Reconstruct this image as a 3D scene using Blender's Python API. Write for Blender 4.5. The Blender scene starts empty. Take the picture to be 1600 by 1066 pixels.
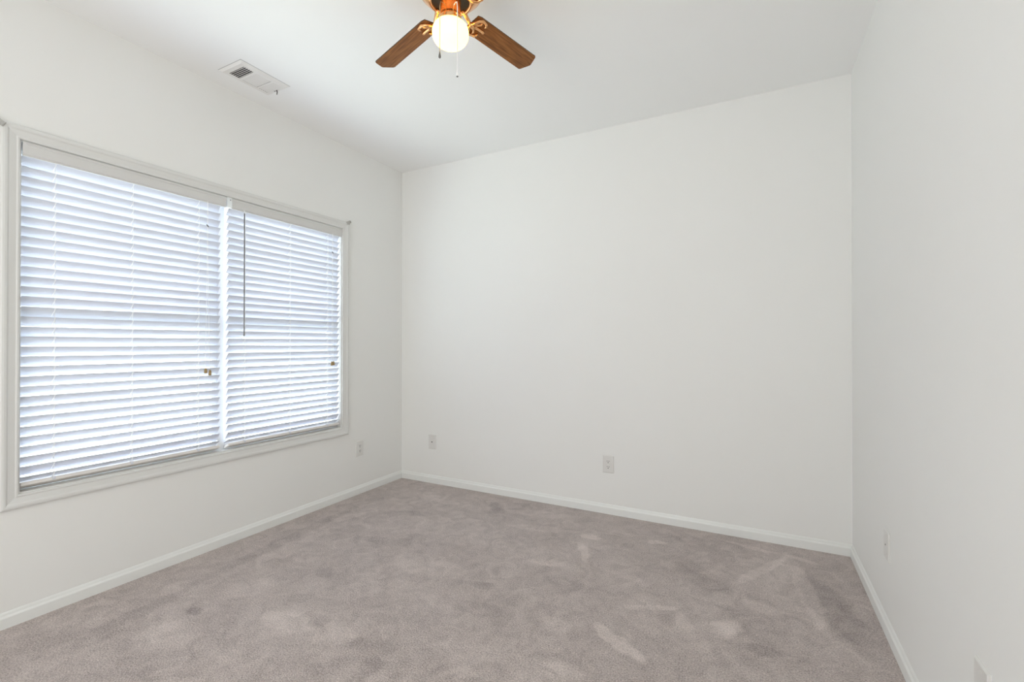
import bpy, bmesh, math, random
from math import sin, cos, pi, radians
from mathutils import Vector, Matrix, noise

scene = bpy.context.scene
col = scene.collection
random.seed(7)

# ------------------------------------------------------------------ camera
CAM_H = 1.2075
cam_data = bpy.data.cameras.new('camera')
cam_data.sensor_width = 36.0
cam_data.lens = 721.97 * 36.0 / 1600.0
cam_data.clip_start = 0.02
cam = bpy.data.objects.new('camera', cam_data)
col.objects.link(cam)
cam.location = (0, 0, CAM_H)
cam.rotation_euler = (radians(90 + 0.2531), radians(-0.025), radians(27.758))
scene.camera = cam

# ------------------------------------------------------------------ light + exposure
scene.view_settings.view_transform = 'Standard'
scene.view_settings.look = 'None'
scene.view_settings.exposure = 0.0
scene.view_settings.gamma = 1.0
scene.view_settings.use_curve_mapping = False
scene.cycles.max_bounces = 16
scene.cycles.diffuse_bounces = 10
scene.cycles.transparent_max_bounces = 16
scene.cycles.sample_clamp_indirect = 6.0

world = bpy.data.worlds.new('sky')
scene.world = world
world.use_nodes = True
bg = world.node_tree.nodes['Background']
bg.inputs['Color'].default_value = (0.80, 0.87, 1.0, 1)
bg.inputs['Strength'].default_value = 13.2

def lamp(name, kind, energy, color, loc, target, size=None, size_y=None):
    d = bpy.data.lights.new(name, kind)
    d.energy = energy
    d.color = color
    if kind == 'AREA':
        d.shape = 'RECTANGLE'
        d.size, d.size_y = size, size_y
    o = bpy.data.objects.new(name, d)
    col.objects.link(o)
    o.location = loc
    o.rotation_euler = (Vector(target) - Vector(loc)).to_track_quat('-Z', 'Y').to_euler()
    return o

SUN_E, FILL_E = 5.0, 43.0
sun = lamp('sun', 'SUN', SUN_E, (1.0, 0.95, 0.88), (0.35, 8, 10), (0, 0, 0))
sun.data.angle = radians(2)
# unseen fill light added in the hall, shining through the opening behind the camera
fill_light = lamp('fill_light', 'AREA', FILL_E, (1.0, 0.995, 0.98), (-1.25, -1.15, 1.2), (-0.8, 2.0, 2.0), 1.9, 2.0)

# ------------------------------------------------------------------ room measures
XL, XR, YB, YF, H = -2.812, 0.486, 3.217, -0.75, 2.74
T = 0.13                                   # wall thickness
WY0, WY1, WZ0, WZ1 = 0.772, 2.533, 0.555, 2.087   # window opening in the left wall

# ------------------------------------------------------------------ materials
def new_mat(name):
    m = bpy.data.materials.new(name)
    m.use_nodes = True
    return m, m.node_tree.nodes, m.node_tree.links, m.node_tree.nodes['Principled BSDF']

def simple(name, color, rough=0.5, metal=0.0, spec=0.5, bump=0.0, bscale=200.0, vary=0.0):
    m, n, l, b = new_mat(name)
    b.inputs['Base Color'].default_value = (*color, 1)
    b.inputs['Roughness'].default_value = rough
    b.inputs['Metallic'].default_value = metal
    b.inputs['Specular IOR Level'].default_value = spec
    tc = n.new('ShaderNodeTexCoord')
    if bump > 0:
        nz = n.new('ShaderNodeTexNoise')
        nz.inputs['Scale'].default_value = bscale
        nz.inputs['Detail'].default_value = 3
        l.new(tc.outputs['Object'], nz.inputs['Vector'])
        bp = n.new('ShaderNodeBump')
        bp.inputs['Strength'].default_value = bump
        bp.inputs['Distance'].default_value = 0.001
        l.new(nz.outputs['Fac'], bp.inputs['Height'])
        l.new(bp.outputs['Normal'], b.inputs['Normal'])
    if vary > 0:
        nz2 = n.new('ShaderNodeTexNoise')
        nz2.inputs['Scale'].default_value = 1.3
        nz2.inputs['Detail'].default_value = 2
        l.new(tc.outputs['Object'], nz2.inputs['Vector'])
        mx = n.new('ShaderNodeMix')
        mx.data_type = 'RGBA'
        mx.inputs[6].default_value = (*[c * (1 - vary) for c in color], 1)
        mx.inputs[7].default_value = (*[min(1, c * (1 + vary)) for c in color], 1)
        l.new(nz2.outputs['Fac'], mx.inputs[0])
        l.new(mx.outputs[2], b.inputs['Base Color'])
    return m

M = {}
M['wall'] = simple('wall_paint', (0.84, 0.845, 0.83), 0.6, spec=0.25, bump=0.12, bscale=140, vary=0.006)
M['ceiling'] = simple('ceiling_paint', (0.90, 0.905, 0.90), 0.8, spec=0.15, bump=0.10, bscale=120)
M['trim'] = simple('trim_paint', (0.725, 0.73, 0.715), 0.35, spec=0.45, bump=0.04, bscale=60)
M['baseboard'] = simple('baseboard_paint', (0.82, 0.835, 0.82), 0.35, spec=0.45, bump=0.04, bscale=60)
M['plate'] = simple('plate_plastic', (0.74, 0.735, 0.715), 0.35, bump=0.02, bscale=90)
M['slot'] = simple('slot_dark', (0.035, 0.033, 0.03), 0.7, bump=0.02)
M['slat'] = simple('blind_slat_white', (0.625, 0.64, 0.69), 0.42, spec=0.4, bump=0.03, bscale=30)
M['valance'] = simple('blind_valance_white', (0.67, 0.67, 0.66), 0.42, spec=0.4, bump=0.03, bscale=30)
def clip_mat():
    m, n, l, b = new_mat('clip_translucent_plastic')
    b.inputs['Base Color'].default_value = (0.9, 0.9, 0.89, 1)
    b.inputs['Roughness'].default_value = 0.25
    t = n.new('ShaderNodeBsdfTranslucent')
    t.inputs['Color'].default_value = (0.9, 0.9, 0.89, 1)
    mx = n.new('ShaderNodeMixShader')
    mx.inputs[0].default_value = 0.5
    l.new(b.outputs[0], mx.inputs[1]); l.new(t.outputs[0], mx.inputs[2])
    l.new(mx.outputs[0], n['Material Output'].inputs['Surface'])
    return m
M['clip'] = clip_mat()
M['rail'] = simple('rail_white', (0.74, 0.71, 0.68), 0.42, spec=0.4, bump=0.03, bscale=30)
M['cord'] = simple('cord_white', (0.90, 0.90, 0.89), 0.8, bump=0.2, bscale=900)
M['wand'] = simple('wand_grey', (0.13, 0.125, 0.12), 0.35, bump=0.02)
M['tassel'] = simple('tassel_wood', (0.33, 0.23, 0.10), 0.5, bump=0.1, bscale=250, vary=0.15)
M['vinyl'] = simple('window_vinyl', (0.84, 0.85, 0.86), 0.4, bump=0.02)
M['steel'] = simple('dull_steel', (0.50, 0.495, 0.475), 0.5, 0.3, bump=0.05)
M['edge_shade'] = simple('edge_shade_grey', (0.30, 0.295, 0.29), 0.9, bump=0.02)  # shade tone for the strips along the register edge
M['vent'] = simple('vent_enamel', (0.80, 0.79, 0.765), 0.45, bump=0.03)
M['copper'] = simple('polished_copper_brass', (0.86, 0.46, 0.20), 0.22, 1.0, bump=0.02, bscale=40)
M['black'] = simple('motor_black', (0.012, 0.010, 0.009), 0.5, bump=0.03)
M['white_pull'] = simple('pull_white', (0.93, 0.93, 0.92), 0.4, bump=0.02)
M['grey_pull'] = simple('pull_pewter', (0.16, 0.155, 0.15), 0.35, 0.4, bump=0.02)
M['chain'] = simple('chain_brass', (0.62, 0.50, 0.30), 0.3, 1.0, bump=0.02)

def wood_mat():
    m, n, l, b = new_mat('blade_oak')
    tc = n.new('ShaderNodeTexCoord')
    mp = n.new('ShaderNodeMapping')
    mp.inputs['Scale'].default_value = (2.2, 26, 26)
    l.new(tc.outputs['Object'], mp.inputs['Vector'])
    nz = n.new('ShaderNodeTexNoise')
    nz.inputs['Scale'].default_value = 4.0
    nz.inputs['Detail'].default_value = 6
    nz.inputs['Distortion'].default_value = 0.6
    l.new(mp.outputs['Vector'], nz.inputs['Vector'])
    rp = n.new('ShaderNodeValToRGB')
    rp.color_ramp.elements[0].position = 0.36
    rp.color_ramp.elements[0].color = (0.165, 0.060, 0.015, 1)
    rp.color_ramp.elements[1].position = 0.66
    rp.color_ramp.elements[1].color = (0.32, 0.130, 0.036, 1)
    l.new(nz.outputs['Fac'], rp.inputs['Fac'])
    l.new(rp.outputs['Color'], b.inputs['Base Color'])
    b.inputs['Roughness'].default_value = 0.42
    b.inputs['Specular IOR Level'].default_value = 0.2
    bp = n.new('ShaderNodeBump')
    bp.inputs['Strength'].default_value = 0.15
    bp.inputs['Distance'].default_value = 0.001
    l.new(nz.outputs['Fac'], bp.inputs['Height'])
    l.new(bp.outputs['Normal'], b.inputs['Normal'])
    return m
M['wood'] = wood_mat()
M['wood_edge'] = simple('blade_edge', (0.06, 0.032, 0.016), 0.5, bump=0.05)

def globe_mat():
    m, n, l, b = new_mat('lit_opal_glass')
    b.inputs['Base Color'].default_value = (0.35, 0.33, 0.30, 1)
    b.inputs['Roughness'].default_value = 0.25
    b.inputs['Emission Color'].default_value = (1.0, 0.68, 0.12, 1)
    b.inputs['Emission Strength'].default_value = 6.0
    return m
M['globe'] = globe_mat()

def glass_mat():
    m = bpy.data.materials.new('window_glass')
    m.use_nodes = True
    n, l = m.node_tree.nodes, m.node_tree.links
    n.remove(n['Principled BSDF'])
    t = n.new('ShaderNodeBsdfTransparent')
    t.inputs['Color'].default_value = (0.95, 0.97, 0.97, 1)
    g = n.new('ShaderNodeBsdfGlossy')
    g.inputs['Roughness'].default_value = 0.02
    lw = n.new('ShaderNodeLayerWeight')
    lw.inputs['Blend'].default_value = 0.5
    pw = n.new('ShaderNodeMath'); pw.operation = 'POWER'; pw.inputs[1].default_value = 5.0
    l.new(lw.outputs['Facing'], pw.inputs[0])
    fr = n.new('ShaderNodeMath'); fr.operation = 'MULTIPLY_ADD'; fr.inputs[1].default_value = 0.9; fr.inputs[2].default_value = 0.04
    l.new(pw.outputs[0], fr.inputs[0])
    mx = n.new('ShaderNodeMixShader')
    l.new(fr.outputs[0], mx.inputs[0])
    l.new(t.outputs[0], mx.inputs[1])
    l.new(g.outputs[0], mx.inputs[2])
    l.new(mx.outputs[0], n['Material Output'].inputs['Surface'])
    return m
M['glass'] = glass_mat()

# pile-lay marks in the carpet: (x, y, half length, half width, angle in degrees, lighten amount)
MARKS = [
    (-0.50, 1.86, 0.155, 0.036, 149, 1.00), (-0.11, 2.16, 0.087, 0.050, 62, 0.90), (-0.11, 2.14, 0.059, 0.040, 117, 0.50), (-0.91, 2.78, 0.074, 0.035, 176, 0.80),
    (-0.88, 2.56, 0.116, 0.030, 117, 0.80), (-0.53, 2.90, 0.060, 0.028, 7, 0.90), (0.03, 2.80, 0.259, 0.035, 61, 0.70), (0.10, 2.78, 0.257, 0.050, 78, 0.45),
    (0.22, 2.66, 0.337, 0.045, 96, 0.75), (-0.03, 3.08, 0.156, 0.022, 170, 0.70), (0.22, 3.04, 0.090, 0.018, 158, 0.60), (-0.42, 2.17, 0.125, 0.025, 23, 0.60),
    (-0.28, 2.13, 0.080, 0.035, 117, 0.45), (-1.25, 2.75, 0.190, 0.050, 14, 0.50), (-1.01, 2.34, 0.105, 0.045, 19, 0.45), (-0.76, 1.85, 0.074, 0.050, 171, 0.50),
    (-0.62, 1.59, 0.071, 0.060, 4, 0.45), (-0.58, 2.40, 0.098, 0.030, 169, 0.40), (0.03, 2.41, 0.088, 0.050, 167, 0.40), (0.30, 2.56, 0.296, 0.100, 104, -0.75),
    (-0.25, 2.58, 0.197, 0.090, 133, -0.45), (0.01, 2.07, 0.078, 0.035, 12, -0.55), (-0.33, 1.88, 0.122, 0.100, 118, -0.20), (-2.23, 1.18, 0.049, 0.028, 168, -0.90),
    (-1.68, 1.39, 0.057, 0.045, 168, -0.50), (-2.01, 1.70, 0.065, 0.050, 178, -0.45), (-1.27, 1.29, 0.041, 0.045, 2, -0.55), (-1.37, 1.37, 0.116, 0.050, 11, -0.50),
    (-1.20, 1.97, 0.062, 0.040, 180, -0.60), (-1.80, 1.32, 0.153, 0.060, 7, 0.55), (-1.52, 1.37, 0.070, 0.050, 3, 0.55), (-1.55, 2.00, 0.257, 0.100, 7, 0.45),
    (-2.20, 1.42, 0.120, 0.090, 60, 0.45), (-2.16, 1.03, 0.143, 0.100, 14, 0.50), (-1.01, 1.51, 0.131, 0.100, 170, 0.30), (-1.67, 2.95, 0.134, 0.050, 136, -0.60),
    (-2.13, 2.58, 0.156, 0.050, 16, -0.40), (-2.02, 2.13, 0.195, 0.050, 13, -0.40), (-1.32, 2.99, 0.237, 0.060, 15, 0.40), (-2.09, 2.91, 0.247, 0.070, 1, 0.35),
    (-2.50, 2.32, 0.130, 0.050, 76, 0.40), (-2.44, 1.07, 0.224, 0.050, 94, -0.45), (-2.55, 1.91, 0.620, 0.050, 96, -0.45), (-1.11, 1.79, 0.172, 0.050, 5, -0.35),
    (-0.81, 2.18, 0.130, 0.050, 177, -0.30),
]
def carpet_mat():
    m, n, l, b = new_mat('cut_pile_carpet')
    tc = n.new('ShaderNodeTexCoord')
    P = tc.outputs['Object']
    def nz(scale, detail=2.0, rough=0.5, vec=None, dist=0.0):
        x = n.new('ShaderNodeTexNoise')
        x.inputs['Scale'].default_value = scale
        x.inputs['Detail'].default_value = detail
        x.inputs['Roughness'].default_value = rough
        x.inputs['Distortion'].default_value = dist
        l.new(vec or P, x.inputs['Vector'])
        return x
    def math(op, a, c=None, clamp=False):
        x = n.new('ShaderNodeMath')
        x.operation = op
        x.use_clamp = clamp
        for i, v in ((0, a), (1, c)):
            if v is None: continue
            if isinstance(v, (int, float)): x.inputs[i].default_value = v
            else: l.new(v, x.inputs[i])
        return x.outputs[0]
    # warped position for the marks
    w = nz(14.0, 3.0)
    ws = n.new('ShaderNodeVectorMath'); ws.operation = 'SUBTRACT'
    l.new(w.outputs['Color'], ws.inputs[0]); ws.inputs[1].default_value = (0.5, 0.5, 0.5)
    wm = n.new('ShaderNodeVectorMath'); wm.operation = 'SCALE'
    l.new(ws.outputs[0], wm.inputs[0]); wm.inputs['Scale'].default_value = 0.055
    wa = n.new('ShaderNodeVectorMath'); wa.operation = 'ADD'
    l.new(P, wa.inputs[0]); l.new(wm.outputs[0], wa.inputs[1])
    total = None
    for (x, y, a, c, ang, amt) in MARKS:
        mp = n.new('ShaderNodeMapping')
        mp.vector_type = 'TEXTURE'
        mp.inputs['Location'].default_value = (x, y, 0)
        mp.inputs['Rotation'].default_value = (0, 0, radians(ang))
        mp.inputs['Scale'].default_value = (a, c, 1)
        l.new(wa.outputs[0], mp.inputs['Vector'])
        ln = n.new('ShaderNodeVectorMath'); ln.operation = 'LENGTH'
        l.new(mp.outputs[0], ln.inputs[0])
        mr = n.new('ShaderNodeMapRange')
        mr.interpolation_type = 'SMOOTHSTEP'
        mr.inputs['From Min'].default_value = 1.2
        mr.inputs['From Max'].default_value = 0.70
        mr.inputs['To Min'].default_value = 0.0
        mr.inputs['To Max'].default_value = amt
        l.new(ln.outputs['Value'], mr.inputs['Value'])
        total = mr.outputs[0] if total is None else math('ADD', total, mr.outputs[0])
    broad = nz(2.6, 4.0, 0.62, dist=0.8)
    mid = nz(11.0, 3.0, 0.6, dist=1.2)
    fine = nz(165.0, 2.5, 0.7)
    tuft = n.new('ShaderNodeTexVoronoi')
    tuft.inputs['Scale'].default_value = 210.0
    l.new(P, tuft.inputs['Vector'])
    f = math('MULTIPLY', math('SUBTRACT', broad.outputs['Fac'], 0.5), 0.50)
    f = math('ADD', f, math('MULTIPLY', math('SUBTRACT', mid.outputs['Fac'], 0.5), 0.75))
    f = math('ADD', f, math('MULTIPLY', total, 0.30))
    f = math('ADD', f, math('MULTIPLY', math('SUBTRACT', fine.outputs['Fac'], 0.5), 2.1))
    f = math('ADD', f, 0.45, True)
    rp = n.new('ShaderNodeValToRGB')
    rp.color_ramp.elements[0].position = 0.0
    rp.color_ramp.elements[0].color = (0.275, 0.236, 0.224, 1)
    rp.color_ramp.elements[1].position = 1.0
    rp.color_ramp.elements[1].color = (0.745, 0.66, 0.625, 1)
    l.new(f, rp.inputs['Fac'])
    l.new(rp.outputs['Color'], b.inputs['Base Color'])
    b.inputs['Roughness'].default_value = 1.0
    b.inputs['Specular IOR Level'].default_value = 0.05
    b.inputs['Sheen Weight'].default_value = 0.12
    hgt = math('ADD', math('MULTIPLY', fine.outputs['Fac'], 1.0), math('MULTIPLY', tuft.outputs['Distance'], 0.6))
    hgt = math('ADD', hgt, math('MULTIPLY', mid.outputs['Fac'], 1.2))
    bp = n.new('ShaderNodeBump')
    bp.inputs['Strength'].default_value = 0.55
    bp.inputs['Distance'].default_value = 0.006
    l.new(hgt, bp.inputs['Height'])
    l.new(bp.outputs['Normal'], b.inputs['Normal'])
    return m
M['carpet'] = carpet_mat()
M['lawn'] = simple('outside_ground', (0.46, 0.48, 0.42), 0.9, bump=0.5, bscale=8, vary=0.25)

# ------------------------------------------------------------------ helpers
def tag(o, label=None, cat=None, group=None, kind=None):
    if label: o['label'] = label
    if cat: o['category'] = cat
    if group: o['group'] = group
    if kind: o['kind'] = kind
    return o

def obj(name, bm, mat, parent=None, smooth=False, bevel=0.0, loc=None):
    bmesh.ops.recalc_face_normals(bm, faces=bm.faces[:])
    me = bpy.data.meshes.new(name)
    bm.to_mesh(me)
    bm.free()
    if smooth:
        for p in me.polygons: p.use_smooth = True
    for mm in (mat if isinstance(mat, (list, tuple)) else [mat]):
        me.materials.append(mm)
    o = bpy.data.objects.new(name, me)
    col.objects.link(o)
    if parent is not None: o.parent = parent
    if loc is not None: o.location = loc
    if bevel > 0:
        bv = o.modifiers.new('bevel', 'BEVEL')
        bv.width = bevel
        bv.segments = 2
        bv.limit_method = 'ANGLE'
    return o

def empty(name, loc=(0, 0, 0), rot=(0, 0, 0)):
    o = bpy.data.objects.new(name, None)
    o.empty_display_size = 0.05
    col.objects.link(o)
    o.location = loc
    o.rotation_euler = rot
    return o

def box(bm, x0, x1, y0, y1, z0, z1, mx=None, mi=0):
    vs = [bm.verts.new((x, y, z)) for x in (x0, x1) for y in (y0, y1) for z in (z0, z1)]
    fs = []
    for f in ((0, 1, 3, 2), (4, 6, 7, 5), (0, 4, 5, 1), (2, 3, 7, 6), (0, 2, 6, 4), (1, 5, 7, 3)):
        fc = bm.faces.new([vs[i] for i in f]); fc.material_index = mi; fs.append(fc)
    if mx is not None: bmesh.ops.transform(bm, matrix=mx, verts=vs)
    return vs

def lathe(bm, prof, seg=32, cx=0, cy=0, cap=True):
    rings = []
    for r, z in prof:
        if r < 1e-6:
            rings.append([bm.verts.new((cx, cy, z))])
        else:
            rings.append([bm.verts.new((cx + r * cos(2 * pi * k / seg), cy + r * sin(2 * pi * k / seg), z)) for k in range(seg)])
    for a, b in zip(rings, rings[1:]):
        for k in range(seg):
            k2 = (k + 1) % seg
            if len(a) == 1 and len(b) == 1: continue
            if len(a) == 1: bm.faces.new((a[0], b[k], b[k2]))
            elif len(b) == 1: bm.faces.new((a[k], a[k2], b[0]))
            else: bm.faces.new((a[k], a[k2], b[k2], b[k]))
    if cap:
        for r in (rings[0], rings[-1]):
            if len(r) > 2: bm.faces.new(r)

def tube(bm, pts, rad, seg=8, cap=True):
    pts = [Vector(p) for p in pts]
    rings = []
    up = Vector((0.13, 0.21, 0.97))
    for i, p in enumerate(pts):
        t = (pts[min(i + 1, len(pts) - 1)] - pts[max(i - 1, 0)]).normalized()
        if abs(t.dot(up)) > 0.95: up = Vector((0.97, 0.2, 0.1))
        a = t.cross(up).normalized(); b = t.cross(a).normalized()
        r = rad[i] if isinstance(rad, (list, tuple)) else rad
        rings.append([bm.verts.new(p + a * r * cos(2 * pi * k / seg) + b * r * sin(2 * pi * k / seg)) for k in range(seg)])
    for a, b in zip(rings, rings[1:]):
        for k in range(seg):
            bm.faces.new((a[k], a[(k + 1) % seg], b[(k + 1) % seg], b[k]))
    if cap:
        bm.faces.new(rings[0]); bm.faces.new(rings[-1])

def prism(bm, pts, z0, z1, mi_side=0):
    a = [bm.verts.new((x, y, z0)) for x, y in pts]
    b = [bm.verts.new((x, y, z1)) for x, y in pts]
    bm.faces.new(a); bm.faces.new(b)
    for i in range(len(pts)):
        j = (i + 1) % len(pts)
        f = bm.faces.new((a[i], a[j], b[j], b[i])); f.material_index = mi_side

def wall(name, axis, inner, outer, u0, u1, z0, z1, holes=(), mat=None):
    """a wall slab with rectangular openings; axis 'x' means constant x"""
    us = sorted({u0, u1, *[h[0] for h in holes], *[h[1] for h in holes]})
    zs = sorted({z0, z1, *[h[2] for h in holes], *[h[3] for h in holes]})
    bm = bmesh.new()
    cache = {}
    def v(c, u, z):
        k = (c, round(u, 5), round(z, 5))
        if k not in cache: cache[k] = bm.verts.new((c, u, z) if axis == 'x' else (u, c, z))
        return cache[k]
    solid = {}
    for i in range(len(us) - 1):
        for j in range(len(zs) - 1):
            cu, cz = (us[i] + us[i + 1]) / 2, (zs[j] + zs[j + 1]) / 2
            solid[i, j] = not any(h[0] < cu < h[1] and h[2] < cz < h[3] for h in holes)
    for (i, j), s in solid.items():
        if not s: continue
        a, b, c, d = us[i], us[i + 1], zs[j], zs[j + 1]
        for q in (inner, outer):
            bm.faces.new((v(q, a, c), v(q, b, c), v(q, b, d), v(q, a, d)))
        for di, dj, e in ((-1, 0, ((a, c), (a, d))), (1, 0, ((b, c), (b, d))), (0, -1, ((a, c), (b, c))), (0, 1, ((a, d), (b, d)))):
            if not solid.get((i + di, j + dj), False):
                p, q2 = e
                bm.faces.new((v(inner, *p), v(inner, *q2), v(outer, *q2), v(outer, *p)))
    return tag(obj(name, bm, mat or M['wall']), kind='structure')

# ------------------------------------------------------------------ room shell
HY = -2.4                                             # far end of the hall behind the camera
OP0, OP1, OPZ = -2.2, 0.40, 2.45                     # wide unseen opening to the hall, added to let the fill light in
wall('wall_left', 'x', XL, XL - T, HY, YB, 0, H, [(WY0, WY1, WZ0, WZ1)])
wall('wall_right', 'x', XR, XR + T, HY, YB + T, 0, H)
wall('wall_back', 'y', YB, YB + T, XL - T, XR, 0, H)
wall('wall_front', 'y', YF, YF - 0.11, XL, XR, 0, H, [(OP0, OP1, 0, OPZ)])
wall('wall_hall', 'y', HY, HY - T, XL - T, XR + T, 0, H)

bm = bmesh.new(); box(bm, XL - T, XR + T, HY - T, YB + T, -0.12, 0.0)
tag(obj('floor', bm, M['carpet']), 'taupe cut pile carpet covering the whole room', kind='structure')
bm = bmesh.new(); box(bm, XL - T, XR + T, HY - T, YB + T, H, H + 0.15)
tag(obj('ceiling', bm, M['ceiling']), kind='structure')
bm = bmesh.new(); box(bm, -26, XL - T - 0.02, -18, 22, -0.62, -0.5)
tag(obj('ground', bm, M['lawn']), kind='structure')

def baseboard(name, p, q, inward):
    """p, q: ends on the wall line; inward: unit vector into the room"""
    prof = [(0, 0.0), (0.0125, 0.0), (0.0125, 0.044), (0.0115, 0.0470), (0.0070, 0.0530), (0.0050, 0.0600), (0.002, 0.066), (0, 0.0675)]
    bm = bmesh.new()
    rings = []
    for e in (p, q):
        rings.append([bm.verts.new((e[0] + inward[0] * d, e[1] + inward[1] * d, z)) for d, z in prof])
    for k in range(len(prof) - 1):
        bm.faces.new((rings[0][k], rings[0][k + 1], rings[1][k + 1], rings[1][k]))
    bm.faces.new(rings[0]); bm.faces.new(rings[1])
    return tag(obj(name, bm, M['baseboard']), kind='structure')
baseboard('baseboard_left', (XL, YF), (XL, YB - 0.0126), (1, 0))
baseboard('baseboard_back', (XL, YB), (XR, YB), (0, -1))
baseboard('baseboard_right', (XR, YF), (XR, YB - 0.0126), (-1, 0))

# ------------------------------------------------------------------ window (part of the setting)
win = empty('window_1', (XL, (WY0 + WY1) / 2, WZ0))
tag(win, 'white trimmed twin window behind the blinds in the left wall', kind='structure')
W = Matrix.Translation(-Vector(win.location))
def wobj(name, bm, mat, parent=None, **k):
    bmesh.ops.transform(bm, matrix=W, verts=bm.verts)
    return obj(name, bm, mat, parent or win, **k)

prof = [(0.0, 0.0), (0.0, 0.0085), (0.002, 0.0105), (0.007, 0.0115), (0.011, 0.0095), (0.013, 0.0095), (0.034, 0.0135),
        (0.040, 0.0170), (0.047, 0.0180), (0.054, 0.0165), (0.0585, 0.0125), (0.0585, 0.0)]
bm = bmesh.new()
rings = []
for sy, sz, y, z in ((-1, -1, WY0, WZ0), (1, -1, WY1, WZ0), (1, 1, WY1, WZ1), (-1, 1, WY0, WZ1)):
    rings.append([bm.verts.new((XL + t, y + sy * w, z + sz * w)) for w, t in prof])
for i in range(4):
    a, b = rings[i], rings[(i + 1) % 4]
    for k in range(len(prof) - 1): bm.faces.new((a[k], a[k + 1], b[k + 1], b[k]))
wobj('casing', bm, M['trim'])

XO = XL - T
bm = bmesh.new()   # jamb lining, 6 mm boards inside the opening
e = 0.006
box(bm, XO, XL + 0.0, WY0, WY0 + e, WZ0, WZ1)
box(bm, XO, XL + 0.0, WY1 - e, WY1, WZ0, WZ1)
box(bm, XO, XL + 0.0, WY0 + e, WY1 - e, WZ1 - e, WZ1)
box(bm, XO, XL + 0.0, WY0 + e, WY1 - e, WZ0, WZ0 + e)
wobj('jamb', bm, M['trim'])
YM0, YM1 = 1.640, 1.680
bm = bmesh.new(); box(bm, XO + 0.005, XL - 0.062, YM0, YM1, WZ0 + e, WZ1 - e)
wobj('mullion', bm, M['vinyl'], bevel=0.002)
for (a, b) in ((WY0 + e, YM0), (YM1, WY1 - e)):
    zm = 1.33
    for (z0, z1, x) in ((WZ0 + e, zm + 0.018, XO + 0.032), (zm - 0.018, WZ1 - e, XO + 0.006)):
        bm = bmesh.new()
        t = 0.024
        box(bm, x, x + 0.024, a, a + t, z0, z1); box(bm, x, x + 0.024, b - t, b, z0, z1)
        tb = 0.036 if z0 < 1 else t
        box(bm, x, x + 0.024, a + t, b - t, z0, z0 + tb); box(bm, x, x + 0.024, a + t, b - t, z1 - 0.036, z1)
        s = wobj('sash', bm, M['vinyl'])
        bm = bmesh.new(); box(bm, x + 0.010, x + 0.013, a + t - 0.004, b - t + 0.004, z0 + tb - 0.004, z1 - 0.032)
        g = wobj('pane', bm, M['glass'], s)

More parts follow.
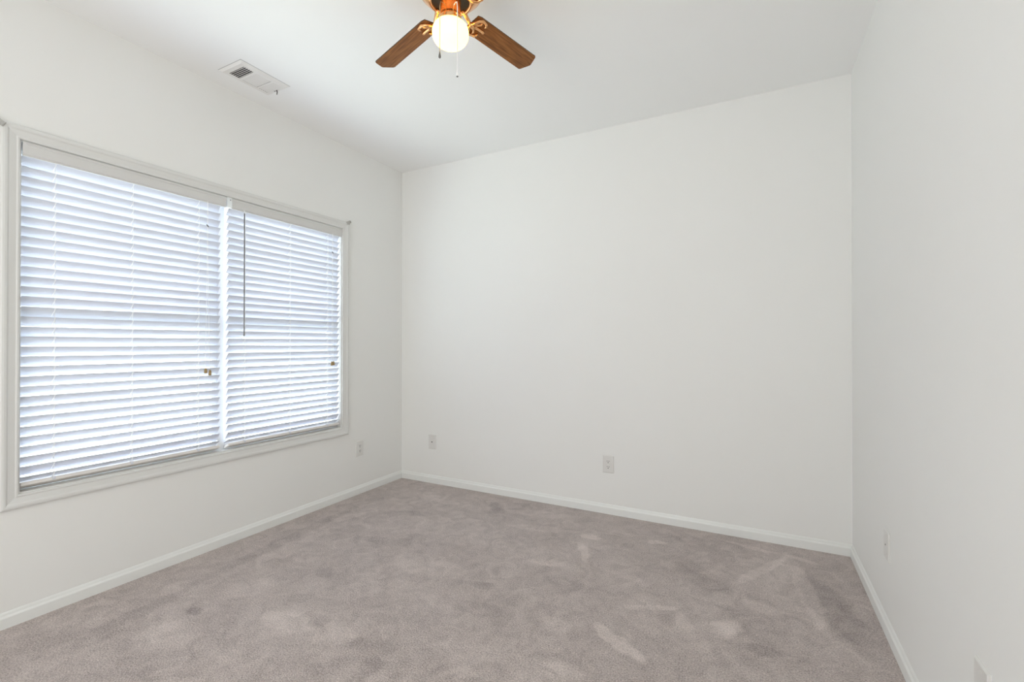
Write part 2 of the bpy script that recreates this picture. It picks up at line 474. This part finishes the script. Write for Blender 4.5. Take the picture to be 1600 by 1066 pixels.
# ------------------------------------------------------------------ blinds
X_SLAT = XL - 0.0145          # room edge of the slats
TILT = radians(56)
PITCH = 0.04383
def make_blind(name, label, y0, y1, vy0, vy1, z_first, n, cords, wand_y, pull_y, pull_z, z_rail):
    root = empty(name, (X_SLAT, (y0 + y1) / 2, WZ0 + 0.006))
    tag(root, label, 'window blind', 'slatted blinds in the twin window')
    Mx = Matrix.Translation(-Vector(root.location))
    def part(nm, bm, mat, parent=None, **k):
        bmesh.ops.transform(bm, matrix=Mx, verts=bm.verts)
        return obj(nm, bm, mat, parent or root, **k)
    # valance with a small crown lip, short returns
    bm = bmesh.new()
    pv = [(0.0, 2.021), (0.0, 2.028), (0.003, 2.031), (0.003, 2.068), (0.006, 2.074), (0.006, 2.0805), (-0.008, 2.0805), (-0.008, 2.021)]
    ra = [bm.verts.new((XL + 0.004 + d, vy0, z)) for d, z in pv]
    rb = [bm.verts.new((XL + 0.004 + d, vy1, z)) for d, z in pv]
    for k in range(len(pv)):
        k2 = (k + 1) % len(pv)
        bm.faces.new((ra[k], ra[k2], rb[k2], rb[k]))
    bm.faces.new(ra); bm.faces.new(rb)
    part('valance', bm, M['valance'])
    bm = bmesh.new(); box(bm, X_SLAT - 0.046, X_SLAT - 0.004, y0 + 0.002, y1 - 0.002, 2.034, 2.079)
    part('headrail', bm, M['slat'], bevel=0.002)
    # slats: one mesh, room edge up, outer edge down; slightly crowned, small rounded edges, tiny sag per slat
    bm = bmesh.new()
    wd, th = 0.050, 0.0028
    ns = 6
    for i in range(n):
        z = z_first - i * PITCH + random.uniform(-0.0007, 0.0007)
        tilt = TILT + radians(random.uniform(-1.6, 1.6)) if i < n - 1 else radians(31)   # the lowest slat rests towards the rail
        dz = random.uniform(-0.0012, 0.0012)
        sec = []
        for k in range(ns + 1):
            u = wd * k / ns
            sec.append((u, 0.0011 * (1 - (2 * k / ns - 1) ** 2) + th / 2))
        for k in range(ns, -1, -1):
            u = wd * k / ns
            sec.append((u, 0.0011 * (1 - (2 * k / ns - 1) ** 2) - th / 2))
        rr = []
        ny = 6
        for j in range(ny + 1):
            f = j / ny
            y = y0 + (y1 - y0) * f
            sag = dz * (f - 0.5) - 0.0010 * sin(pi * f) * (1 + 0.5 * sin(i * 1.7))
            ring = []
            for u, w in sec:
                x = X_SLAT - u * cos(tilt) - w * sin(tilt) * 1.0
                zz = z - u * sin(tilt) + w * cos(tilt) + sag
                ring.append(bm.verts.new((x, y, zz)))
            rr.append(ring)
        for a, b in zip(rr, rr[1:]):
            for k in range(len(sec)):
                k2 = (k + 1) % len(sec)
                bm.faces.new((a[k], a[k2], b[k2], b[k]))
        bm.faces.new(rr[0]); bm.faces.new(rr[-1])
    part('slats', bm, M['slat'])
    # bottom rail, tilted like the slats
    bm = bmesh.new()
    R = Matrix.Translation((X_SLAT, 0, z_rail)) @ Matrix.Rotation(radians(-25), 4, 'Y')
    box(bm, -0.052, 0, y0, y1, -0.016, 0.0, R)
    rail = part('bottom_rail', bm, M['rail'], bevel=0.003)
    z_top = 2.03
    # ladder cords (front and rear strings, one rung under every slat) and rail buttons
    so, co = sin(TILT), cos(TILT)
    for y in cords:
        bm = bmesh.new()
        tube(bm, [(X_SLAT + 0.0030, y, z_top), (X_SLAT + 0.0030, y, z_rail - 0.006)], 0.0009, 6)
        tube(bm, [(X_SLAT - 0.0345, y, z_top), (X_SLAT - 0.0345, y, z_rail - 0.03)], 0.0009, 6)
        for i in range(n):
            z = z_first - i * PITCH - 0.0030
            tube(bm, [(X_SLAT + 0.0026, y + 0.004, z), (X_SLAT - 0.0300, y - 0.004, z - 0.0410)], 0.0014, 5)
            tube(bm, [(X_SLAT + 0.0030, y, z + 0.003), (X_SLAT + 0.0026, y + 0.004, z)], 0.0009, 5)
        part('ladder_cord', bm, M['cord'])
        bm = bmesh.new()
        box(bm, -0.010, 0.0015, y - 0.006, y + 0.006, -0.013, 0.002, R)
        part('cord_button', bm, M['slat'], rail, bevel=0.0015)
    # tilt wand
    if wand_y is not None:
        bm = bmesh.new()
        xw = XL + 0.012
        tube(bm, [(xw, wand_y, 2.010), (xw, wand_y, 1.262)], 0.0036, 6)
        wd_ = part('tilt_wand', bm, M['wand'], smooth=False)
        tag(wd_, 'dark grey tilt wand')
        bm = bmesh.new()
        tube(bm, [(xw, wand_y, 1.262), (xw, wand_y, 1.256), (xw, wand_y, 1.250)], [0.0040, 0.0046, 0.0030], 8)
        part('wand_tip', bm, M['wand'], wd_)
        bm = bmesh.new()
        tube(bm, [(xw - 0.008, wand_y, 2.030), (xw + 0.001, wand_y, 2.028), (xw + 0.002, wand_y, 2.018), (xw, wand_y, 2.008)], 0.0022, 6)
        part('wand_hook', bm, M['cord'], wd_)
    # lift cords ending in wooden tassels
    bm = bmesh.new()
    xc = XL + 0.006
    (ya, za), (yb2, zb) = pull_z
    for y, z, s in ((ya, za, -1), (yb2, zb, 1)):
        tube(bm, [(xc, pull_y + s * 0.0015, z_top), (xc, pull_y + s * 0.002, 1.90), (xc, pull_y + s * 0.002, 1.70),
                  (xc + 0.001, (pull_y + y) / 2, 1.45), (xc + 0.002, y, z + 0.012)], 0.0009, 6)
    lc = part('lift_cord', bm, M['cord'])
    bm = bmesh.new()
    tube(bm, [(xc, pull_y - 0.006, 1.893), (xc + 0.001, pull_y, 1.886), (xc + 0.001, pull_y + 0.005, 1.879)], [0.0022, 0.0042, 0.0020], 8)
    part('cord_knot', bm, M['wand'], lc)
    for y, z, k in ((ya, za, 0), (yb2, zb, 1)):
        bm = bmesh.new()
        lathe(bm, [(0.0028, z + 0.017), (0.0055, z + 0.013), (0.0080, z + 0.002), (0.0086, z - 0.009), (0.0080, z - 0.014), (0.0030, z - 0.015)], 14, xc + 0.008, y)
        part('tassel', bm, M['tassel'], lc, smooth=True)
    return root

make_blind('window_blind', 'wide white slatted blind without a wand, on the left half of the window', 0.783, 1.629, 0.781, 1.652, 2.0248, 33,
           (0.892, 1.190, 1.508), None, 1.545, ((1.533, 1.047), (1.556, 1.034)), 0.599)
make_blind('window_blind', 'narrower white slatted blind with a dark tilt wand, nearer the room corner', 1.677, 2.523, 1.684, 2.531, 2.0248, 33,
           (1.780, 2.098, 2.412), 1.759, 2.440, ((2.427, 1.053), (2.444, 1.055)), 0.599)

# white clip between the two valances
clip = empty('valance_clip', (XL + 0.006, 1.668, 2.021))
tag(clip, 'small white screwed clip between the two blind valances', 'blind clip')
bm = bmesh.new()
box(bm, 0.004, 0.006, -0.0150, 0.0150, 0.0, 0.064)
box(bm, -0.012, 0.006, -0.0150, 0.0150, 0.0625, 0.0645)
obj('clip_body', bm, M['clip'], clip, bevel=0.0012)
bm = bmesh.new()
tube(bm, [(0.007, 0.004, 0.048), (0.0092, 0.004, 0.048)], 0.0028, 10)
tag(obj('screw', bm, M['wand'], clip), 'dark screw head')

# curtain rod brackets left on the casing corners
def rod_bracket(y, z, label, s):
    r = empty('curtain_rod_bracket', (XL + 0.012, y, z), (0, 0, 0))
    tag(r, label, 'curtain bracket', 'curtain rod brackets on the window trim')
    bm = bmesh.new()
    Rm = Matrix.Rotation(radians(-32 * s), 4, 'X')
    box(bm, 0.0, 0.006, -0.021, 0.021, -0.011, 0.011, Rm)
    obj('back_plate', bm, M['steel'], r, bevel=0.001)
    bm = bmesh.new()
    box(bm, 0.004, 0.016, 0.015, 0.018, -0.009, 0.009, Rm)
    obj('hook', bm, M['steel'], r, bevel=0.0008)
    bm = bmesh.new()
    tube(bm, [(0.004, -0.004 * s, -0.012), (0.008, -0.004 * s, -0.012)], 0.0028, 10)
    tag(obj('screw', bm, M['slot'], r), 'dark screw head')
rod_bracket(2.583, 2.143, 'little grey metal curtain bracket at the far top corner of the window trim', -1)
rod_bracket(0.706, 2.137, 'grey metal curtain bracket at the near top corner of the window trim', 1)

# ------------------------------------------------------------------ wall plates
PW, PH = 0.081, 0.123
def plate_bm(w=PW, h=PH):
    """local frame: x along the wall, y out of the wall, z up; centred"""
    bm = bmesh.new()
    a = [bm.verts.new((sx * w / 2, 0, sz * h / 2)) for sx, sz in ((-1, -1), (1, -1), (1, 1), (-1, 1))]
    m1 = [bm.verts.new((sx * w / 2, 0.002, sz * h / 2)) for sx, sz in ((-1, -1), (1, -1), (1, 1), (-1, 1))]
    b = [bm.verts.new((sx * (w / 2 - 0.005), 0.0065, sz * (h / 2 - 0.005))) for sx, sz in ((-1, -1), (1, -1), (1, 1), (-1, 1))]
    bm.faces.new(a); bm.faces.new(b)
    for p, q in ((a, m1), (m1, b)):
        for i in range(4):
            bm.faces.new((p[i], p[(i + 1) % 4], q[(i + 1) % 4], q[i]))
    return bm

def disc_y(bm, x, z, r, y0, y1, seg=16, sq=1.0):
    pts = [(x + r * cos(2 * pi * k / seg), z + r * sq * sin(2 * pi * k / seg)) for k in range(seg)]
    a = [bm.verts.new((px, y0, pz)) for px, pz in pts]
    b = [bm.verts.new((px, y1, pz)) for px, pz in pts]
    bm.faces.new(a); bm.faces.new(b)
    for k in range(seg): bm.faces.new((a[k], a[(k + 1) % seg], b[(k + 1) % seg], b[k]))

def duplex(loc, rz, label):
    r = empty('electrical_outlet', loc, (0, 0, rz))
    tag(r, label, 'outlet', 'duplex outlets low on the walls')
    obj('cover_plate', plate_bm(), M['plate'], r)
    for z in (0.0195, -0.0195):
        bm = bmesh.new()
        pts = []
        for k in range(28):
            t = 2 * pi * k / 28
            x, zz = 0.0172 * cos(t), 0.0172 * sin(t)
            pts.append((x, max(-0.0135, min(0.0135, zz)) + z))
        a = [bm.verts.new((px, 0.006, pz)) for px, pz in pts]
        b = [bm.verts.new((px, 0.0085, pz)) for px, pz in pts]
        bm.faces.new(a); bm.faces.new(b)
        for k in range(28): bm.faces.new((a[k], a[(k + 1) % 28], b[(k + 1) % 28], b[k]))
        rec = obj('receptacle', bm, M['plate'], r)
        bm = bmesh.new()
        box(bm, -0.0078, -0.0052, 0.0083, 0.0090, z - 0.001, z + 0.0085)
        box(bm, 0.0052, 0.0078, 0.0083, 0.0090, z + 0.000, z + 0.0075)
        disc_y(bm, 0, z - 0.0075, 0.0031, 0.0083, 0.0090, 12)
        tag(obj('socket_slots', bm, M['slot'], rec), 'dark socket slots')
    bm = bmesh.new(); disc_y(bm, 0, 0, 0.0032, 0.006, 0.0082, 12)
    obj('screw', bm, M['vent'], r)
    return r

def jack(loc, rz, label, hole=0.0058, name='cable_jack_plate', cat='wall jack'):
    r = empty(name, loc, (0, 0, rz))
    tag(r, label, cat)
    obj('cover_plate', plate_bm(), M['plate'], r)
    bm = bmesh.new(); disc_y(bm, 0, 0, hole * 1.5, 0.006, 0.0078, 18)
    nut = obj('jack_collar', bm, M['plate'], r)
    bm = bmesh.new(); disc_y(bm, 0, 0, hole, 0.0076, 0.0084, 14)
    tag(obj('jack_hole', bm, M['slot'], nut), 'dark jack opening')
    for z in (0.042, -0.042):
        bm = bmesh.new(); disc_y(bm, 0, z, 0.0030, 0.006, 0.0076, 12)
        obj('screw', bm, M['vent'], r)
    return r

duplex((XL, 2.713, 0.362), -pi / 2, 'white duplex outlet on the window wall beside the window')
jack((-2.469, YB, 0.354), pi, 'white wall plate with one dark cable jack on the far wall near the left corner')
duplex((-0.921, YB, 0.350), pi, 'white duplex outlet low on the middle of the far wall')
jack((XR, 2.431, 0.369), pi / 2, 'white wall plate with a tiny jack on the right wall near the far corner', 0.0034, 'phone_jack_plate', 'wall jack')
r = empty('wall_plate', (XR, 1.517, 0.372), (0, 0, pi / 2))
tag(r, 'white wall plate on the right wall, cut off by the bottom edge of the picture', 'wall plate')
obj('cover_plate', plate_bm(), M['plate'], r)
for z in (0.042, -0.042):
    bm = bmesh.new(); disc_y(bm, 0, z, 0.0030, 0.006, 0.0076, 12)
    obj('screw', bm, M['vent'], r)

# ------------------------------------------------------------------ ceiling register
VX0, VX1, VY0, VY1 = -2.664, -2.457, 1.520, 1.819
vent = empty('ceiling_vent', ((VX0 + VX1) / 2, (VY0 + VY1) / 2, H))
tag(vent, 'white metal air register with three louver panels on the ceiling above the window', 'air vent')
vw, vl = (VX1 - VX0) / 2, (VY1 - VY0) / 2          # half sizes, local frame centred, z down from the ceiling
bx = 0.066                                           # half width of louver openings (x)
banks = [(-0.110, -0.052), (-0.036, 0.054), (0.068, 0.124)]
bm = bmesh.new()
zt, zf = 0.0, -0.009
# outer rim bevel
o1 = [bm.verts.new((sx * vw, sy * vl, zt - 0.0008)) for sx, sy in ((-1, -1), (1, -1), (1, 1), (-1, 1))]
o0 = [bm.verts.new((sx * vw, sy * vl, zt)) for sx, sy in ((-1, -1), (1, -1), (1, 1), (-1, 1))]
i1 = [bm.verts.new((sx * (vw - 0.016), sy * (vl - 0.014), zf)) for sx, sy in ((-1, -1), (1, -1), (1, 1), (-1, 1))]
for p, q in ((o0, o1), (o1, i1)):
    for k in range(4): bm.faces.new((p[k], p[(k + 1) % 4], q[(k + 1) % 4], q[k]))
ys = [-(vl - 0.014)] + [v for b in banks for v in b] + [vl - 0.014]
for k in range(0, len(ys), 2):
    box(bm, -(vw - 0.016), vw - 0.016, ys[k], ys[k + 1], zf, zf + 0.0012)
for b in banks:
    box(bm, -(vw - 0.016), -bx, b[0], b[1], zf, zf + 0.0012)
    box(bm, bx, vw - 0.016, b[0], b[1], zf, zf + 0.0012)
obj('face_plate', bm, M['vent'], vent)
bm = bmesh.new(); box(bm, -(vw - 0.018), vw - 0.018, -(vl - 0.016), vl - 0.016, -0.0012, -0.0004)  # flat dark sheet in place of the duct's shade; no duct is built
tag(obj('duct_shade_sheet', bm, M['slot'], vent), 'dark backing sheet standing in for the shaded duct behind the louvers')
bm = bmesh.new()   # grey strips painting the shade line on the two sides away from the wall
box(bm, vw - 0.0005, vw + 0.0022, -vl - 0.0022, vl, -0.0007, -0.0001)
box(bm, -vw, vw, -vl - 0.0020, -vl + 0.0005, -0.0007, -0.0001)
tag(obj('edge_shade_strip', bm, M['edge_shade'], vent), 'grey strip standing in for the shade along the register edge')
for bi, (b0, b1) in enumerate(banks):
    bm = bmesh.new()
    if bi == 1:        # middle panel: fine fixed blades running the long way
        nb = 14
        for k in range(nb):
            x = -bx + (k + 0.5) * 2 * bx / nb
            Rm = Matrix.Translation((x, 0, zf + 0.0035)) @ Matrix.Rotation(radians(-24), 4, 'Y')
            box(bm, -0.0047, 0.0047, b0, b1, -0.0004, 0.0004, Rm)
    else:
        nb = 5
        pit = (b1 - b0) / nb
        for k in range(nb):
            y = b0 + (k + (0.72 if bi == 0 else 0.5)) * pit
            ang = radians(24) if bi == 0 else radians(-40)
            Rm = Matrix.Translation((0, y, zf + (0.0022 if bi == 0 else 0.0036))) @ Matrix.Rotation(ang, 4, 'X')
            hw = 0.0030 if bi == 0 else 0.0062
            box(bm, -bx, bx, -hw, hw, -0.0005, 0.0005, Rm)
    obj('louvers', bm, M['vent'], vent)
bm = bmesh.new()
tube(bm, [(0.010, 0.131, zf + 0.002), (0.012, 0.131, zf - 0.012), (0.004, 0.134, zf - 0.022)], [0.003, 0.003, 0.0024], 8)
box(bm, -0.014, 0.014, 0.127, 0.133, zf - 0.001, zf + 0.001)
tag(obj('damper_lever', bm, M['wand'], vent), 'dark damper lever')
for s in (-1, 1):
    bm = bmesh.new(); tube(bm, [(0.0, s * (vl - 0.022), zf), (0.0, s * (vl - 0.022), zf - 0.0012)], 0.003, 10)
    obj('screw', bm, M['vent'], vent)

# ------------------------------------------------------------------ ceiling fan
FX, FY, FZ = -1.085, 1.528, 2.5575           # blade plane at the hub axis
fan = empty('ceiling_fan', (FX, FY, H))
tag(fan, 'four blade ceiling fan with brass motor, oak blades and a lit white globe', 'ceiling fan')
def Z(z): return z - (H - FZ)                # height above the blade plane -> local z
bm = bmesh.new()
lathe(bm, [(0.0, Z(H - FZ)), (0.085, Z(H - FZ)), (0.092, Z(0.168)), (0.100, Z(0.150)), (0.108, Z(0.135)), (0.112, Z(0.125))], 48)
obj('canopy', bm, M['copper'], fan, smooth=True)
bm = bmesh.new()
lathe(bm, [(0.100, Z(0.128)), (0.124, Z(0.122)), (0.132, Z(0.110)), (0.132, Z(0.075)), (0.126, Z(0.060)), (0.114, Z(0.048)),
           (0.098, Z(0.032)), (0.086, Z(0.022)), (0.080, Z(0.019)), (0.076, Z(0.022)), (0.074, Z(0.034))], 48, cap=False)
obj('motor_housing', bm, M['copper'], fan, smooth=True)
bm = bmesh.new()
lathe(bm, [(0.0, Z(0.036)), (0.078, Z(0.036)), (0.078, Z(0.030)), (0.050, Z(0.026)), (0.0, Z(0.026))], 40)
tag(obj('vent_ring', bm, M['black'], fan), 'black ring under the motor')
bm = bmesh.new()
lathe(bm, [(0.0, Z(0.030)), (0.041, Z(0.030)), (0.0425, Z(0.022)), (0.041, Z(0.018)), (0.0405, Z(-0.028)), (0.0425, Z(-0.034)), (0.0455, Z(-0.044)),
           (0.0455, Z(-0.060)), (0.043, Z(-0.062)), (0.0, Z(-0.060))], 40)
hub = obj('switch_housing', bm, M['copper'], fan, smooth=True)
for a in (230, 330, 95):
    bm = bmesh.new()
    d = Vector((cos(radians(a)), sin(radians(a)), 0))
    tube(bm, [d * 0.043 + Vector((0, 0, Z(-0.052))), d * 0.054 + Vector((0, 0, Z(-0.052))), d * 0.058 + Vector((0, 0, Z(-0.052)))], [0.0028, 0.0028, 0.005], 10)
    obj('thumb_screw', bm, M['copper'], hub, smooth=True)

# globe: opal glass drum with rounded shoulders
gz = -0.105
bm = bmesh.new()
gp = [(0.040, gz + 0.054), (0.044, gz + 0.048)]
for k in range(0, 25):
    t = pi * 0.5 - (k / 24) * pi
    rr = 0.0735 * (abs(cos(t)) ** 0.60)
    zz = 0.048 * (1 if sin(t) > 0 else -1) * (abs(sin(t)) ** 0.80)
    if sin(t) > 0 and rr < 0.045: continue
    if sin(t) < 0: rr *= 1.0 - 0.10 * abs(sin(t))
    gp.append((rr if k < 24 else 0.0, gz + zz))
bm2 = bm
lathe(bm2, [(r_, Z(z_)) for r_, z_ in gp], 48, cap=False)
globe = obj('glass_globe', bm2, M['globe'], fan, smooth=True)
tag(globe, 'lit white glass globe')

# blades with brass irons
BL0, BL1, BWH = 0.118, 0.528, 0.0530
PITCH_B = radians(-11)
def blade_mesh():
    bm = bmesh.new()
    c = 0.024
    pts = [(BL0, -BWH * 0.82), (BL0 + 0.02, -BWH * 0.92), (BL1 - c - 0.004, -BWH), (BL1 - c + 0.003, -BWH * 0.91),
           (BL1 - 0.0015, -BWH * 0.12), (BL1, 0.0), (BL1 - 0.0015, BWH * 0.12), (BL1 - c + 0.003, BWH * 0.91),
           (BL1 - c - 0.004, BWH), (BL0 + 0.02, BWH * 0.92), (BL0, BWH * 0.82)]
    prism(bm, pts, 0.0, 0.0055, 1)
    return bm
def iron_mesh():
    """scrolled bracket: a bent arm from the motor, then a two-lobed fork under the blade"""
    bm = bmesh.new()
    tube(bm, [(0.066, 0, 0.028), (0.082, 0, 0.024), (0.098, 0, 0.004), (0.110, 0, -0.014), (0.130, 0, -0.016)],
         [0.011, 0.010, 0.0085, 0.0085, 0.010], 10)
    for s in (-1, 1):
        tube(bm, [(0.106, 0, -0.012), (0.116, s * 0.020, -0.017), (0.126, s * 0.036, -0.014), (0.144, s * 0.043, -0.008), (0.166, s * 0.040, -0.005),
                  (0.178, s * 0.030, -0.005), (0.176, s * 0.021, -0.005)], [0.007, 0.0065, 0.006, 0.006, 0.006, 0.0055, 0.004], 10)
        tube(bm, [(0.124, s * 0.008, -0.008), (0.142, s * 0.014, -0.007), (0.154, s * 0.024, -0.006), (0.150, s * 0.034, -0.006)], [0.006, 0.0055, 0.005, 0.004], 10)
    tube(bm, [(0.124, 0, -0.008), (0.150, 0, -0.006), (0.186, 0, -0.005), (0.196, 0, -0.004)], [0.009, 0.007, 0.0065, 0.004], 10)
    for x, y in ((0.188, 0.0), (0.170, 0.038), (0.170, -0.038)):
        tube(bm, [(x, y, -0.003), (x, y, -0.0105), (x, y, -0.012)], [0.006, 0.006, 0.003], 12)
    return bm
for ang, droop in ((163.5, -0.018), (78.0, 0.014), (255.0, 0.010), (343.5, -0.006)):
    Rz = Matrix.Rotation(radians(ang), 4, 'Z')
    Dr = Matrix.Rotation(-math.atan2(droop, 0.515), 4, 'Y')
    Px = Matrix.Rotation(PITCH_B, 4, 'X')
    mt = Matrix.Translation((0, 0, Z(0.0))) @ Rz @ Dr @ Px
    b = obj('blade', blade_mesh(), [M['wood'], M['wood_edge']], fan, bevel=0.0012)
    b.matrix_local = mt
    ir = obj('blade_iron', iron_mesh(), M['copper'], b, smooth=True)
    tag(ir, 'scrolled brass blade bracket')

# pull chains
fwd = Vector((-0.4657, 0.8849, 0)); rgt = Vector((0.8849, 0.4657, 0))
def pull(off, z_bot, cmat, pm, tipm, label, lbl_p):
    bm = bmesh.new()
    start = off.normalized() * 0.040
    zs = Z(-0.012)
    tube(bm, [(start.x, start.y, zs), (start.x * 1.4, start.y * 1.4, zs - 0.001), (off.x * 0.93, off.y * 0.93, zs - 0.010), (off.x, off.y, zs - 0.030),
              (off.x, off.y, Z(z_bot + 0.024))], 0.0011 if cmat is M['chain'] else 0.0019, 6)
    z = zs - 0.034
    while z > Z(z_bot + 0.028):                    # beads
        bmesh.ops.create_icosphere(bm, subdivisions=1, radius=0.0017, matrix=Matrix.Translation((off.x, off.y, z)))
        z -= 0.0044
    ch = obj('pull_chain', bm, cmat, fan)
    tag(ch, label)
    bm = bmesh.new()
    lathe(bm, [(0.0012, Z(z_bot + 0.028)), (0.0020, Z(z_bot + 0.022)), (0.0046, Z(z_bot + 0.009)), (0.0050, Z(z_bot + 0.004)), (0.0046, Z(z_bot + 0.003)), (0.0, Z(z_bot + 0.003))], 14, off.x, off.y)
    pd = obj('pull_knob', bm, pm, ch, smooth=True)
    tag(pd, lbl_p)
    bm = bmesh.new()
    lathe(bm, [(0.0040, Z(z_bot + 0.0032)), (0.0046, Z(z_bot + 0.0020)), (0.0030, Z(z_bot)), (0.0, Z(z_bot))], 14, off.x, off.y)
    obj('knob_tip', bm, tipm, ch, smooth=True)
pull(rgt * -0.032 - fwd * 0.071, 1.105 + CAM_H - FZ, M['chain'], M['grey_pull'], M['grey_pull'], 'short bead chain in front of the globe', 'dark grey pull knob')
pull(rgt * 0.036 - fwd * 0.070, 1.032 + CAM_H - FZ, M['white_pull'], M['white_pull'], M['grey_pull'], 'longer white pull cord', 'white pull knob with a dark tip')
